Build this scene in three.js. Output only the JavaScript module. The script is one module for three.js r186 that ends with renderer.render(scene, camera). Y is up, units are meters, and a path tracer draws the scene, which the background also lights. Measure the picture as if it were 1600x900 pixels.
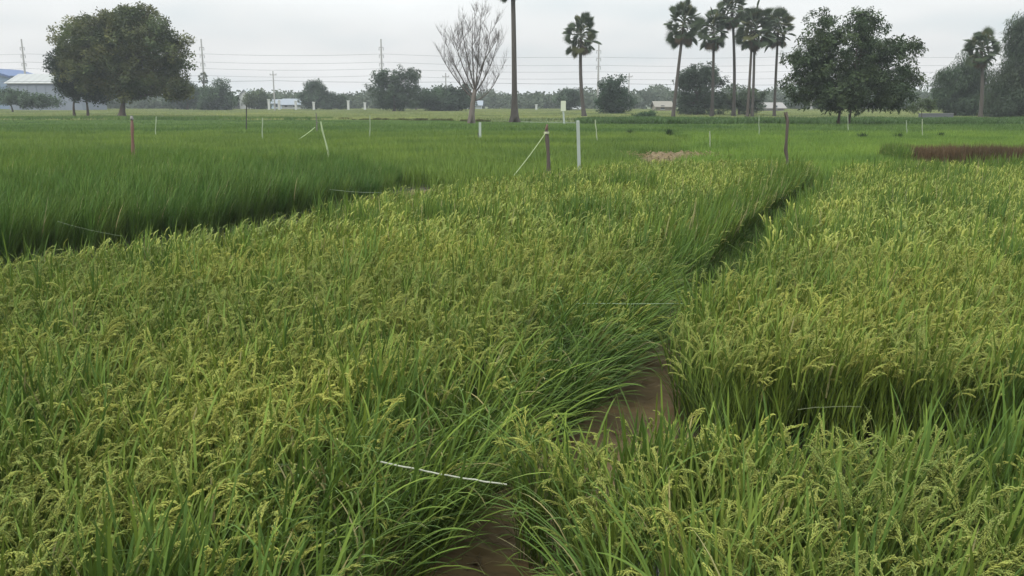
import * as THREE from 'three';
import { mergeGeometries } from 'three/addons/utils/BufferGeometryUtils.js';
import { ImprovedNoise } from 'three/addons/math/ImprovedNoise.js';

// ---------------------------------------------------------------- camera, sky, sun, exposure
const scene = new THREE.Scene();
const PITCH = 11.8 * Math.PI / 180, EYE = 2.5, F = 1385;
const camera = new THREE.PerspectiveCamera(2 * Math.atan(450 / F) * 180 / Math.PI, 16 / 9, 0.1, 4000);
camera.position.set(0, EYE, 0);
camera.rotation.set(-PITCH, 0, 0);
const renderer = new THREE.WebGLRenderer();
renderer.toneMapping = THREE.LinearToneMapping;
renderer.toneMappingExposure = 1.45;
renderer.shadowMap.enabled = true;

function rng(seed) { let a = seed >>> 0; return () => { a = (a + 0x6D2B79F5) >>> 0; let t = a; t = Math.imul(t ^ (t >>> 15), t | 1); t ^= t + Math.imul(t ^ (t >>> 7), t | 61); return ((t ^ (t >>> 14)) >>> 0) / 4294967296; }; }
const perlin = new ImprovedNoise();
function fbm(x, y, z, o = 4) { let s = 0, a = 0.5, f = 1; for (let i = 0; i < o; i++) { s += a * perlin.noise(x * f, y * f, z * f); f *= 2.03; a *= 0.5; } return s; }

{ // an even, high overcast: brighter overhead, long soft bands of cloud, faintly warm towards the horizon
  const W = 1024, H = 512, d = new Float32Array(W * H * 4);
  for (let j = 0; j < H; j++) {
    const el = ((j + 0.5) / H - 0.5) * Math.PI, up = Math.max(0, Math.sin(el));
    for (let i = 0; i < W; i++) {
      const az = (i / W) * 2 * Math.PI, cx = Math.cos(az) * Math.cos(el), cz = Math.sin(az) * Math.cos(el);
      const k = 1 / (up + 0.12);
      const n = fbm(cx * k * 0.9 + 3.1, 7.7, cz * k * 0.9 - 1.2, 5), n2 = fbm(cx * 4 + 9, up * 30, cz * 4, 4);
      const base = 0.575 + 1.3 * Math.max(0, up - 0.05);
      const v = base * (1 + 0.22 * n + 0.12 * n2);
      const w = Math.exp(-up * 7);
      const cool = Math.max(0, -n - 0.6 * n2) * 0.14;
      const o = (j * W + i) * 4;
      d[o] = v * (0.925 + 0.07 * w - cool * 0.9); d[o + 1] = v * (1.0 - 0.025 * w); d[o + 2] = v * (1.015 - 0.05 * w + cool * 0.4); d[o + 3] = 1;
    }
  }
  const sky = new THREE.DataTexture(d, W, H, THREE.RGBAFormat, THREE.FloatType);
  sky.mapping = THREE.EquirectangularReflectionMapping; sky.magFilter = THREE.LinearFilter; sky.needsUpdate = true;
  scene.background = sky; scene.environment = sky;
}
const sun = new THREE.DirectionalLight(new THREE.Color(1, 0.95, 0.86), 1.35);
sun.position.set(-60, 95, 25); sun.target.position.set(0, 0, -40); sun.castShadow = true; sun.shadow.radius = 30;
Object.assign(sun.shadow.camera, { left: -160, right: 160, top: 200, bottom: -200, near: 1, far: 600 });
scene.add(sun, sun.target);
scene.fog = new THREE.FogExp2(new THREE.Color(0.86, 0.9, 0.95), 0.0004);

// ---------------------------------------------------------------- helpers
const CP = Math.cos(PITCH), SP = Math.sin(PITCH);
function ray(px, py) { const x = (px - 800) / F, y = -(py - 450) / F; return [x, y * CP - SP, -CP - y * SP]; }
function onH(px, py, h = 0) { const r = ray(px, py), t = (h - EYE) / r[1]; return new THREE.Vector3(r[0] * t, h, r[2] * t); }     // on the level plane y = h
function atD(px, py, D) { const r = ray(px, py), t = -D / r[2]; return new THREE.Vector3(r[0] * t, EYE + r[1] * t, -D); }          // on the upright plane z = -D

const used = {};
function numbered(n) { const k = used[n] = (used[n] ?? -1) + 1; return k ? n + '_' + String(k).padStart(3, '0') : n; }
function tag(o, label, category, group, kind) { if (label) o.userData.label = label; if (category) o.userData.category = category; if (group) o.userData.group = group; if (kind) o.userData.kind = kind; return o; }
function thing(name, p, label, category, group) { const g = new THREE.Group(); g.name = numbered(name); g.position.copy(p); scene.add(g); return tag(g, label, category, group); }
function mesh(name, geo, mat, parent = scene) { const m = new THREE.Mesh(geo, mat); m.name = parent === scene ? numbered(name) : name; m.castShadow = m.receiveShadow = true; parent.add(m); return m; }
function setting(name, geo, mat) { const m = mesh(name, geo, mat); m.userData.kind = 'structure'; return m; }

// a growing list of triangles with a colour per vertex
class Tri {
  constructor() { this.p = []; this.c = []; this.i = []; }
  v(x, y, z, c) { this.p.push(x, y, z); this.c.push(c[0], c[1], c[2]); return this.p.length / 3 - 1; }
  f(...q) { this.i.push(...q); }
  ribbon(pts, side, wid, c) {                       // pts: arrays, side(k) -> unit vector across, wid(k) half width
    let a, b;
    for (let k = 0; k < pts.length; k++) {
      const w = wid(k), s = side(k), q = pts[k];
      if (k === pts.length - 1) { const e = this.v(q[0], q[1], q[2], c); this.f(a, b, e); break; }
      const na = this.v(q[0] - s[0] * w, q[1] - s[1] * w, q[2] - s[2] * w, c), nb = this.v(q[0] + s[0] * w, q[1] + s[1] * w, q[2] + s[2] * w, c);
      if (k) this.f(a, b, nb, a, nb, na);
      a = na; b = nb;
    }
  }
  rod(pts, rad, n, c) {                             // tapered n-sided tube along points
    let prev = null; const U = new THREE.Vector3(), V = new THREE.Vector3(), T = new THREE.Vector3();
    for (let k = 0; k < pts.length; k++) {
      const q = pts[k], l = pts[Math.max(0, k - 1)], m = pts[Math.min(pts.length - 1, k + 1)];
      T.set(m[0] - l[0], m[1] - l[1], m[2] - l[2]).normalize();
      U.set(Math.abs(T.y) > 0.9 ? 1 : 0, Math.abs(T.y) > 0.9 ? 0 : 1, 0).cross(T).normalize(); V.crossVectors(T, U);
      const ring = [], r = typeof rad === 'function' ? rad(k / (pts.length - 1)) : rad;
      for (let j = 0; j < n; j++) { const a = j / n * 2 * Math.PI, x = Math.cos(a) * r, y = Math.sin(a) * r; ring.push(this.v(q[0] + U.x * x + V.x * y, q[1] + U.y * x + V.y * y, q[2] + U.z * x + V.z * y, c)); }
      if (prev) for (let j = 0; j < n; j++) { const e = (j + 1) % n; this.f(prev[j], prev[e], ring[e], prev[j], ring[e], ring[j]); }
      else for (let j = 1; j < n - 1; j++) this.f(ring[0], ring[j + 1], ring[j]);
      prev = ring;
    }
    for (let j = 1; j < n - 1; j++) this.f(prev[0], prev[j], prev[j + 1]);
  }
  seed(x, y, z, dx, dy, dz, l, w, c) {              // a grain: stretched octahedron along d
    const sx = -dz, sz = dx, n = Math.hypot(sx, sz) || 1, ax = sx / n * w, az = sz / n * w;
    const ux = dy * az, uy = (dz * ax - dx * az), uz = -dy * ax;
    const a = this.v(x - dx * l, y - dy * l, z - dz * l, c), b = this.v(x + dx * l, y + dy * l, z + dz * l, c);
    const r = [this.v(x + ax, y, z + az, c), this.v(x + ux, y + uy, z + uz, c), this.v(x - ax, y, z - az, c), this.v(x - ux, y - uy, z - uz, c)];
    for (let j = 0; j < 4; j++) { const e = (j + 1) % 4; this.f(a, r[e], r[j], b, r[j], r[e]); }
  }
  box(x0, y0, z0, x1, y1, z1, c) {
    const q = [[x0, y0, z0], [x1, y0, z0], [x1, y1, z0], [x0, y1, z0], [x0, y0, z1], [x1, y0, z1], [x1, y1, z1], [x0, y1, z1]];
    for (const s of [[0, 3, 2, 1], [4, 5, 6, 7], [0, 1, 5, 4], [2, 3, 7, 6], [1, 2, 6, 5], [0, 4, 7, 3]]) { const k = s.map(n => this.v(...q[n], c)); this.f(k[0], k[1], k[2], k[0], k[2], k[3]); }
  }
  poly(pts, c) { const k = pts.map(q => this.v(q[0], q[1], q[2], c)); for (let j = 1; j < k.length - 1; j++) this.f(k[0], k[j], k[j + 1]); }
  geo() {
    const g = new THREE.BufferGeometry();
    g.setAttribute('position', new THREE.Float32BufferAttribute(this.p, 3)); g.setAttribute('color', new THREE.Float32BufferAttribute(this.c, 3)); g.setIndex(this.i); g.computeVertexNormals();
    return g;
  }
}
const jit = (c, r, k) => { const a = 1 + (r() - 0.5) * k, b = (r() - 0.5) * k * 0.25; return [c[0] * (a + b), c[1] * a, c[2] * (a - b)]; };
const mix = (a, b, t) => [0, 1, 2].map(k => a[k] + (b[k] - a[k]) * t);

const leafMat = new THREE.MeshPhysicalMaterial({ vertexColors: true, roughness: 0.72, transmission: 0.35, thickness: 0, specularIntensity: 0.2, side: THREE.DoubleSide });
const matt = new THREE.MeshStandardMaterial({ vertexColors: true, roughness: 0.9, side: THREE.DoubleSide });
const paint = new THREE.MeshStandardMaterial({ vertexColors: true, roughness: 0.6, side: THREE.DoubleSide });

// ---------------------------------------------------------------- ground, mud, water
function noiseTex(n, f, lo, hi, seed) {
  const d = new Uint8Array(n * n * 4);
  for (let j = 0; j < n; j++) for (let i = 0; i < n; i++) {
    const u = i / n * 2 * Math.PI, v = j / n * 2 * Math.PI;
    const s = 0.5 + fbm(Math.cos(u) * f + seed, Math.sin(u) * f + Math.cos(v) * f, Math.sin(v) * f - seed, 6) * 1.1;
    const q = Math.max(0, Math.min(1, s)), o = (j * n + i) * 4, w = 255 * (lo + (hi - lo) * q);
    d[o] = d[o + 1] = d[o + 2] = w; d[o + 3] = 255;
  }
  const t = new THREE.DataTexture(d, n, n); t.wrapS = t.wrapT = THREE.RepeatWrapping; t.magFilter = THREE.LinearFilter; t.needsUpdate = true; return t;
}
const mudTone = noiseTex(256, 3, 0.45, 1, 4);
const groundMat = new THREE.MeshStandardMaterial({ vertexColors: true, roughness: 0.95, map: mudTone });
const mudMat = new THREE.MeshStandardMaterial({ vertexColors: true, roughness: 0.85 });
const waterMat = new THREE.MeshPhysicalMaterial({ color: new THREE.Color(0.05, 0.042, 0.026), roughness: 0.06, ior: 1.33 });
{
  const xs = [], zs = [];
  for (let x = -1600; x < -200; x += 200) xs.push(x); for (let x = -200; x < -40; x += 10) xs.push(x); for (let x = -40; x <= 40; x += 2) xs.push(x); for (let x = 50; x <= 200; x += 10) xs.push(x); for (let x = 400; x <= 1600; x += 200) xs.push(x);
  for (let z = 400; z > 20; z -= 60) zs.push(z); for (let z = 20; z > -60; z -= 2) zs.push(z); for (let z = -60; z > -340; z -= 5) zs.push(z); for (let z = -340; z >= -2400; z -= 200) zs.push(z);
  const t = new Tri(), uv = [], W = xs.length;
  for (const z of zs) for (const x of xs) {
    const n = fbm(x * 0.05, 2, z * 0.05) + fbm(x * 0.4, 5, z * 0.4) * 0.5;
    let c = mix([0.06, 0.052, 0.028], [0.075, 0.11, 0.03], THREE.MathUtils.smoothstep(-z, 40, 60));
    if (z < -128) c = mix([0.12, 0.15, 0.055], [0.16, 0.16, 0.075], 0.5 + n);
    t.v(x, 0, z, c.map(k => k * (1 + n * 0.4))); uv.push(x / 3, z / 3);
  }
  for (let j = 0; j < zs.length - 1; j++) for (let i = 0; i < W - 1; i++) { const a = j * W + i, b = a + 1, c = a + W, d = c + 1; t.f(a, b, d, a, d, c); }
  const g = t.geo(); g.setAttribute('uv', new THREE.Float32BufferAttribute(uv, 2));
  setting('ground', g, groundMat);
}
function strip(line, width, y0, y1, rough, seed) {    // a low, uneven bank along a line of [x, z]
  const t = new Tri(), uv = [], curve = new THREE.CatmullRomCurve3(line.map(q => new THREE.Vector3(q[0], 0, q[1]))), n = Math.round(curve.getLength() / 0.035), m = 30;
  for (let k = 0; k <= n; k++) {
    const q = curve.getPoint(k / n), d = curve.getTangent(k / n), sx = -d.z, sz = d.x;
    for (let j = 0; j <= m; j++) {
      const s = j / m * 2 - 1, w = width * 0.5 * (1 + 0.25 * fbm(q.z * 0.8, j, seed)), x = q.x + sx * s * w, z = q.z + sz * s * w;
      const lift = 1 - s * s, y = y0 + (y1 - y0) * Math.min(1, lift * 1.8) + rough * (fbm(x * 5, seed, z * 5) * 1.6 + fbm(x * 17, seed, z * 17) * 0.9) * lift;
      const wet = Math.max(0, Math.min(1, 0.5 + fbm(x * 1.9, 5, z * 1.9) * 1.3 + fbm(x * 23, 2, z * 23) * 0.5)); t.v(x, y, z, mix([0.062, 0.04, 0.014], [0.128, 0.084, 0.032], wet)); uv.push(x / 1.3, z / 1.3);
    }
  }
  for (let k = 0; k < n; k++) for (let j = 0; j < m; j++) { const a = k * (m + 1) + j, b = a + 1, c = a + m + 1; t.f(a, c, b, b, c, c + 1); }
  const g = t.geo(); g.setAttribute('uv', new THREE.Float32BufferAttribute(uv, 2)); return g;
}
const channel = [[-0.35, -1.6], [-0.28, -3], [-0.12, -4.3], [0.15, -5.3], [0.72, -6.6], [1.3, -8.3], [2.45, -10.8], [4.45, -15.6], [6.75, -20.6], [8.2, -23.6]];
setting('mud_path', strip(channel, 1.5, -0.1, 0.1, 0.05, 3), mudMat);
setting('ditch_bank', strip([[-14, -6.6], [-9, -10.2], [-6.6, -12.9], [-4.2, -17.8], [-2.7, -24.6], [0.2, -25.6], [3.4, -29.4], [6.2, -34], [8.5, -43]], 0.9, -0.03, 0.08, 0.07, 8), mudMat);
{ // straw, cut stubble and clods lying on the mud
  const r = rng(19), t = new Tri(), curve = new THREE.CatmullRomCurve3(channel.map(q => new THREE.Vector3(q[0], 0, q[1])));
  for (let k = 0; k < 240; k++) {
    const q = curve.getPoint(Math.pow(r(), 1.3) * 0.5), x = q.x + (r() - 0.5) * 0.95, z = q.z + (r() - 0.5) * 0.3, a = r() * 6.28, l = 0.05 + r() * 0.16, y = 0.085 + r() * 0.03;
    if (k % 5 === 0) { const h = 0.012 + r() * 0.022; t.rod([[x - h, y - h, z], [x, y - h * 0.2, z], [x + h, y - h, z + h * 0.4]], s => h * (0.55 + 0.45 * Math.sin(s * 3.1)), 6, jit([0.1, 0.066, 0.033], r, 0.4)); }
    else t.rod([[x, y, z], [x + Math.cos(a) * l * 0.5, y + 0.012 + r() * 0.02, z + Math.sin(a) * l * 0.5], [x + Math.cos(a + 0.3) * l, y, z + Math.sin(a + 0.3) * l]], 0.0018 + r() * 0.0014, 4, jit(r() < 0.25 ? [0.2, 0.165, 0.08] : [0.085, 0.06, 0.03], r, 0.5));
  }
  tag(mesh('straw_litter', t.geo(), matt), 'bits of dead straw and clods scattered on the mud path', 'litter', null, 'stuff');
}
{
  const g = new THREE.PlaneGeometry(9, 6.4); g.rotateX(-Math.PI / 2); g.translate(4.55, 0.03, -4.8); setting('paddy_water', g, waterMat);
}

// ---------------------------------------------------------------- rice
const GREEN = [0.138, 0.198, 0.033], DEEP = [0.074, 0.136, 0.028], GRAIN = [0.365, 0.385, 0.095], STRAW = [0.30, 0.27, 0.12];
function blade(t, r, x, y, z, az, len, w, tilt, bend, c, segs = 7, wind = 0) {
  const pts = []; let a = tilt, px = x, py = y, pz = z; const st = len / segs; pts.push([px, py, pz]);
  for (let k = 0; k < segs; k++) { px += Math.sin(a) * Math.cos(az) * st + wind * st * k / segs; pz += Math.sin(a) * Math.sin(az) * st; py += Math.cos(a) * st; a += bend / segs * (0.4 + 1.2 * k / segs); pts.push([px, py, pz]); }
  const tw = (r() - 0.5) * 1.2, s0 = [-Math.sin(az), 0, Math.cos(az)];
  t.ribbon(pts, k => { const q = tw * k / segs; return [s0[0] * Math.cos(q), Math.sin(q) * 0.8, s0[2] * Math.cos(q)]; }, k => w * 0.5 * Math.sin(Math.min(1, (k / segs) * 2.4 + 0.35) * Math.PI / 2) * Math.sqrt(1 - Math.pow(k / segs, 3)), c);
}
function panicle(t, r, x, y, z, az, lean, len, fine, c) {
  const n = 9, st = len / n; let a = lean, px = x, py = y, pz = z; const axis = [[x, y, z]];
  const droop = 0.6 + r() * 1.15;
  for (let k = 0; k < n; k++) {
    px += Math.sin(a) * Math.cos(az) * st; pz += Math.sin(a) * Math.sin(az) * st; py += Math.cos(a) * st; a += droop / n * (0.5 + k / n); axis.push([px, py, pz]);
    if (k < 1) continue;
    const twigs = fine ? 2 : 1;
    for (let q = 0; q < twigs; q++) {
      const ba = az + (r() - 0.5) * 0.95, bl = len * (0.33 - 0.022 * k) * (0.7 + r() * 0.6); let b = Math.max(0.2, a - 0.15 + (r() - 0.5) * 0.34), bx = px, by = py, bz = pz;
      const m = fine ? 7 : 3, bs = bl / m, pts = [[bx, by, bz]];
      for (let j = 0; j < m; j++) {
        const dx = Math.sin(b) * Math.cos(ba), dy = Math.cos(b), dz = Math.sin(b) * Math.sin(ba);
        bx += dx * bs; by += dy * bs; bz += dz * bs; b += 0.11; pts.push([bx, by, bz]);
        if (fine) { const g = jit(c, r, 0.5), o = 0.0022; t.seed(bx + (r() - 0.5) * o * 2, by + (r() - 0.5) * o, bz + (r() - 0.5) * o * 2, dx, dy, dz, 0.0068, 0.0026, g); }
      }
      if (!fine) { const sx = -Math.sin(ba), sz = Math.cos(ba), g = jit(c, r, 0.4).map(v => v * 0.84); t.ribbon(pts, () => [sx, 0, sz], () => 0.0068, g); }
    }
  }
  t.rod(axis.filter((_, k) => k % 3 === 0), 0.0011, 3, mix(c, GREEN, 0.5));
}
function hill(seed, o) {          // one planted clump of rice
  const r = rng(seed), t = new Tri();
  for (let k = 0; k < o.tillers; k++) {
    const az = o.windAz + (r() - 0.5) * 2 * o.spread, phi = r() * 6.283, rad = 0.055 * Math.sqrt(r());
    const bx = Math.cos(phi) * rad, bz = Math.sin(phi) * rad, lean = 0.05 + r() * o.lean, h = o.h * (0.8 + r() * 0.3);
    const oa = r() < 0.5 ? az : phi, ex = Math.sin(lean) * Math.cos(oa), ez = Math.sin(lean) * Math.sin(oa), ey = Math.cos(lean);
    const at = s => [bx + ex * h * s * s, h * s * ey, bz + ez * h * s * s];
    t.rod([at(0), at(0.5), at(1)], s => 0.0034 - 0.002 * s, 3, jit(o.stem, r, 0.3));
    for (let l = 0; l < o.leaves; l++) {
      const s = o.leaves > 1 ? 0.25 + 0.62 * l / (o.leaves - 1) : 0.6, q = at(s + (r() - 0.5) * 0.1), la = phi + l * 2.6 + (r() - 0.5);
      const dry = r() < o.dry, c = dry ? jit(STRAW, r, 0.3) : jit(mix(o.leaf, o.leafTip, r()), r, 0.45);
      blade(t, r, q[0], q[1], q[2], r() < o.windy ? az : la, o.blade * (0.7 + r() * 0.55), o.width * (0.75 + r() * 0.5), 0.1 + r() * o.tilt, o.bend * (0.25 + r()), c, o.segs);
    }
    if (r() < o.heads) { const q = at(1); panicle(t, r, q[0], q[1], q[2], az + (r() - 0.5) * 0.9, lean + 0.08, 0.155 + r() * 0.075, o.fine, jit(mix(GRAIN, o.leaf, r() * 0.38), r, 0.3)); }
  }
  return t.geo();
}
const RIPE = { tillers: 15, h: 0.66, windAz: 0, spread: 1.9, lean: 0.26, leaves: 3, leaf: GREEN, leafTip: [0.17, 0.23, 0.042], stem: [0.08, 0.125, 0.028], blade: 0.33, width: 0.0115, tilt: 0.3, bend: 0.8, windy: 0.3, dry: 0.03, heads: 0.95, fine: true, segs: 6 };
const LEAFY = { ...RIPE, heads: 0.12, leaf: DEEP, leafTip: GREEN, blade: 0.46, width: 0.0135, tilt: 0.22, bend: 0.6, tillers: 15 };
const EDGE = { ...RIPE, heads: 0.1, leaf: DEEP, leafTip: GREEN, h: 0.6, blade: 0.5, width: 0.0105, tilt: 0.5, bend: 1.5, spread: 1.0, windy: 0.6, lean: 0.45, tillers: 17, segs: 8 };
const GRASSY = { ...RIPE, heads: 0, leaf: [0.06, 0.115, 0.02], leafTip: [0.095, 0.155, 0.026], h: 0.5, blade: 0.5, width: 0.009, tilt: 0.26, bend: 0.85, windy: 0.55, spread: 1.3, lean: 0.2, tillers: 16, segs: 4, fine: false, dry: 0.012 };
const many = (n, seed, o) => Array.from({ length: n }, (_, k) => hill(seed + k * 17, o));
const V = {
  ripe: many(8, 100, RIPE), leafy: many(5, 400, LEAFY), edge: many(5, 700, EDGE), grassy: many(5, 1000, GRASSY),
  edgeLow: many(4, 1900, { ...EDGE, heads: 0, fine: false, segs: 5, leaf: [0.047, 0.09, 0.015], leafTip: [0.072, 0.122, 0.02], width: 0.015 }),
  ripeFar: many(6, 1300, { ...RIPE, fine: false, segs: 3, tillers: 13, width: 0.014 }), leafyFar: many(4, 1600, { ...LEAFY, fine: false, segs: 3, width: 0.016 }),
};
function lawn(seed, size, n, h, w, cA, cB, tilt) {   // a square of short growth for the distance
  const r = rng(seed), t = new Tri();
  for (let k = 0; k < n; k++) blade(t, r, (r() - 0.5) * size, 0, (r() - 0.5) * size, r() * 6.283, h * (0.7 + r() * 0.45), w * (0.6 + r() * 0.8), 0.05 + r() * tilt, 0.2 + r() * 0.6, jit(mix(cA, cB, r()), r, 0.3), 3);
  return t.geo();
}

function inside(poly, x, z) { let c = false; for (let i = 0, j = poly.length - 1; i < poly.length; j = i++) { const [xi, zi] = poly[i], [xj, zj] = poly[j]; if ((zi > z) !== (zj > z) && x < (xj - xi) * (z - zi) / (zj - zi) + xi) c = !c; } return c; }
function nearLine(line, x, z) {   // distance to a polyline and the direction towards it
  let best = [1e9, 0, 0];
  for (let k = 0; k < line.length - 1; k++) { const [ax, az] = line[k], [bx, bz] = line[k + 1], dx = bx - ax, dz = bz - az, s = Math.max(0, Math.min(1, ((x - ax) * dx + (z - az) * dz) / (dx * dx + dz * dz))), qx = ax + dx * s - x, qz = az + dz * s - z, d = Math.hypot(qx, qz); if (d < best[0]) best = [d, qx / (d || 1), qz / (d || 1)]; }
  return best;
}
const M4 = new THREE.Matrix4(), Q = new THREE.Quaternion(), Q2 = new THREE.Quaternion(), YUP = new THREE.Vector3(0, 1, 0), VV = new THREE.Vector3(), SS = new THREE.Vector3();
function sow(name, label, category, lists) {   // lists: Map geometry -> [{x, z, turn, tx, tz, s, c}]; the whole crop is one object
  const root = new THREE.Group(); root.name = numbered(name); scene.add(root); tag(root, label, category, null, 'stuff');
  for (const [g, a] of lists) {
    const im = new THREE.InstancedMesh(g, leafMat, a.length); im.name = 'plants'; im.castShadow = im.receiveShadow = true; im.userData.kind = 'stuff';
    a.forEach((e, k) => {
      Q.setFromAxisAngle(YUP, e.turn); const l = Math.hypot(e.tx || 0, e.tz || 0);
      if (l > 1e-4) { Q2.setFromAxisAngle(VV.set((e.tz || 0) / l, 0, -(e.tx || 0) / l), l); Q.premultiply(Q2); }
      im.setMatrixAt(k, M4.compose(VV.set(e.x, e.y || 0, e.z), Q, SS.set(e.s, e.s * (e.sy || 1), e.s)));
      im.setColorAt(k, new THREE.Color().setRGB(e.c[0], e.c[1], e.c[2]));
    });
    root.add(im);
  }
  return root;
}
function put(map, g, e) { if (!map.has(g)) map.set(g, []); map.get(g).push(e); }
const pick = (a, r) => a[Math.floor(r() * a.length)];
const HEAP = [6.5, -36];
function crop(seed, poly, step, fn) {
  const r = rng(seed), map = new Map(), xs = poly.map(q => q[0]), zs = poly.map(q => q[1]);
  for (let z = Math.min(...zs); z < Math.max(...zs); z += step) for (let x = Math.min(...xs); x < Math.max(...xs); x += step) {
    const px = x + (r() - 0.5) * step * 0.8, pz = z + (r() - 0.5) * step * 0.8;
    if (!inside(poly, px, pz)) continue;
    if (Math.abs(px) > -pz * 0.66 + 3.5) continue;             // far outside the view
    if (Math.hypot((px - HEAP[0]) / 2.1, (pz - HEAP[1]) / 1.9) < 1) continue;   // the earth heap
    fn(px, pz, r, map);
  }
  return map;
}
const tone = (x, z, r, k = 0.16) => { const n = fbm(x * 0.35, 3, z * 0.35) * 0.5 + (r() - 0.5) * k; return [1 + n * 1.1, 1 + n * 0.8, 1 + n * 0.6]; };

const A_RIGHT = [[-0.95, -1.6], [-0.82, -3.2], [-0.5, -4.2], [-0.15, -5.2], [0.42, -6.3], [0.94, -7.7], [1.55, -9.4], [2.58, -12.2], [4.92, -17.6], [6.6, -21.2], [8.1, -24.6]];
const A_LEFT = [[4.2, -25.9], [3.5, -25.6], [0.1, -20.6], [-2.4, -16.8], [-3.5, -12.95], [-4.8, -10.8], [-5.6, -9.3], [-8.5, -5], [-9.5, -1.6]];
const A = [...A_RIGHT, [8.6, -25.9], ...A_LEFT];
const mature = (rightEdge, leanTo) => (x, z, r, map) => {
  const far = Math.hypot(x, z) > 11, [d, ex, ez] = nearLine(rightEdge, x, z), green = fbm(x * 0.55 + 11, 1, z * 0.55);
  let set = far ? 'ripeFar' : 'ripe';
  if (green > 0.24 || r() < 0.07) set = far ? 'leafyFar' : 'leafy';
  let lean = 0.10 * r(), tx = 0.035 + 0.1 * (r() - 0.5), tz = 0.1 * (r() - 0.5);
  if (d < 0.75) { if (r() < (leanTo < 0.4 ? 0.3 : 1.0) - d * 1.1) set = far ? 'leafyFar' : 'edge'; const k = (z < -8.8 ? 0.5 : z > -4.4 ? 0.45 : 1) * leanTo * (0.75 - d) * (0.4 + 0.6 * r()); tx += ex * k; tz += ez * k; }
  if (z > -3.35 && x < -0.5 && x > -1.7 && r() < 0.6) set = 'leafy';
  let turn = (r() - 0.5) * 1.9; if (d < 0.75 && leanTo > 0.3) turn = Math.atan2(-ez, ex) + (r() - 0.5) * 1.2;
  put(map, pick(V[set], r), { x, z, turn, tx, tz, s: (0.9 + r() * 0.22) * (leanTo > 0.55 && z < -8.5 ? 0.86 + 0.14 * Math.min(1, d / 0.6) : 1), c: tone(x, z, r, 0.3) });
};
sow('rice_crop', 'ripening yellow-green rice with drooping heads filling the middle field', 'rice', crop(1, A, 0.19, mature(A_RIGHT, 0.7)));
const B_LEFT = [[1.26, -5.75], [1.33, -6.7], [1.78, -8.0], [2.5, -9.4], [3.9, -12.8], [6.75, -19.2], [9.1, -24.2]];
const B = [...B_LEFT, [10.5, -25.2], [20, -25.2], [21, -5.55], [3.4, -5.55], [2.2, -5.7]];
sow('rice_crop', 'ripening rice right of the mud path with a dark stemmed front edge', 'rice', crop(2, B, 0.19, mature(B_LEFT, 0.3)));
const C = [[0.5, -1.7], [0.38, -2.8], [0.24, -3.6], [0.16, -4.25], [0.0, -4.55], [0.6, -4.55], [1.2, -4.45], [2.8, -4.5], [8.5, -4.5], [8.5, -1.7]];
const cNear0 = mature([[0.5, -1.7], [0.36, -2.8], [-0.1, -4.1]], 0.6), cNear = (x, z, r, map) => { if (x < 0.95 && z < -4.2) { cNear0(x + 0.05, z + 0.07, r, map); put(map, pick(V.ripe, r), { x: x - 0.05, z: z - 0.05, turn: (r() - 0.5) * 3, tx: -0.1 * r(), s: 0.95 + r() * 0.15, c: tone(x, z, r, 0.3) }); } if (r() < 0.1) put(map, pick(V.leafy, r), { x, z, turn: r() * 6.28, tx: 0.04, s: 0.82 + r() * 0.18, c: tone(x, z, r, 0.3) }); else cNear0(x, z, r, map); };
sow('rice_crop', 'nearest patch of rice standing in water at the lower right', 'rice', crop(3, C, 0.185, (x, z, r, map) => { if (x < 1.3 && x > 0.3 && z > -3.6 && fbm(x * 2.2, 3, z * 2.2) > 0.13) return; if (z < -4.1 && r() < 0.4) put(map, pick(V.leafy, r), { x, z, turn: r() * 6.28, tx: 0.05 * r(), s: 0.78 + r() * 0.22, c: tone(x, z, r, 0.3) }); else cNear(x, z, r, map); }));

{ // weeds and fallen leaves that close the path further on
  const poly = [[1.15, -8.2], [1.75, -8.4], [2.75, -10.4], [4.0, -13.4], [6.7, -19.4], [9, -24.4], [7.4, -23.6], [4.4, -17], [2.0, -11.6], [1.2, -9.4]];
  sow('path_grass', 'dark green grass closing over the mud path towards the crooked pole', 'grass', crop(21, poly, 0.15, (x, z, r, map) => { if (r() > THREE.MathUtils.smoothstep(-z, 7.6, 9.4)) return; const c = tone(x, z, r, 0.3); put(map, pick(V.edgeLow, r), { x, z, turn: (r() - 0.5) * 2.4, tx: 0.12 * r(), tz: 0.15 * (r() - 0.5), s: 0.3 + r() * 0.14, c }); }));
}
sow('rice_crop', 'dark leafy shoots in the cross gap behind the nearest rice', 'rice', crop(23, [[1.5, -4.6], [8.5, -4.6], [8.5, -5.5], [1.5, -5.5]], 0.2, (x, z, r, map) => { if (r() < 0.35) return; put(map, pick(V.edgeLow, r), { x, z, turn: r() * 6.28, tx: 0.1 * (r() - 0.5), s: 0.32 + r() * 0.26, c: tone(x, z, r, 0.3) }); }));
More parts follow.
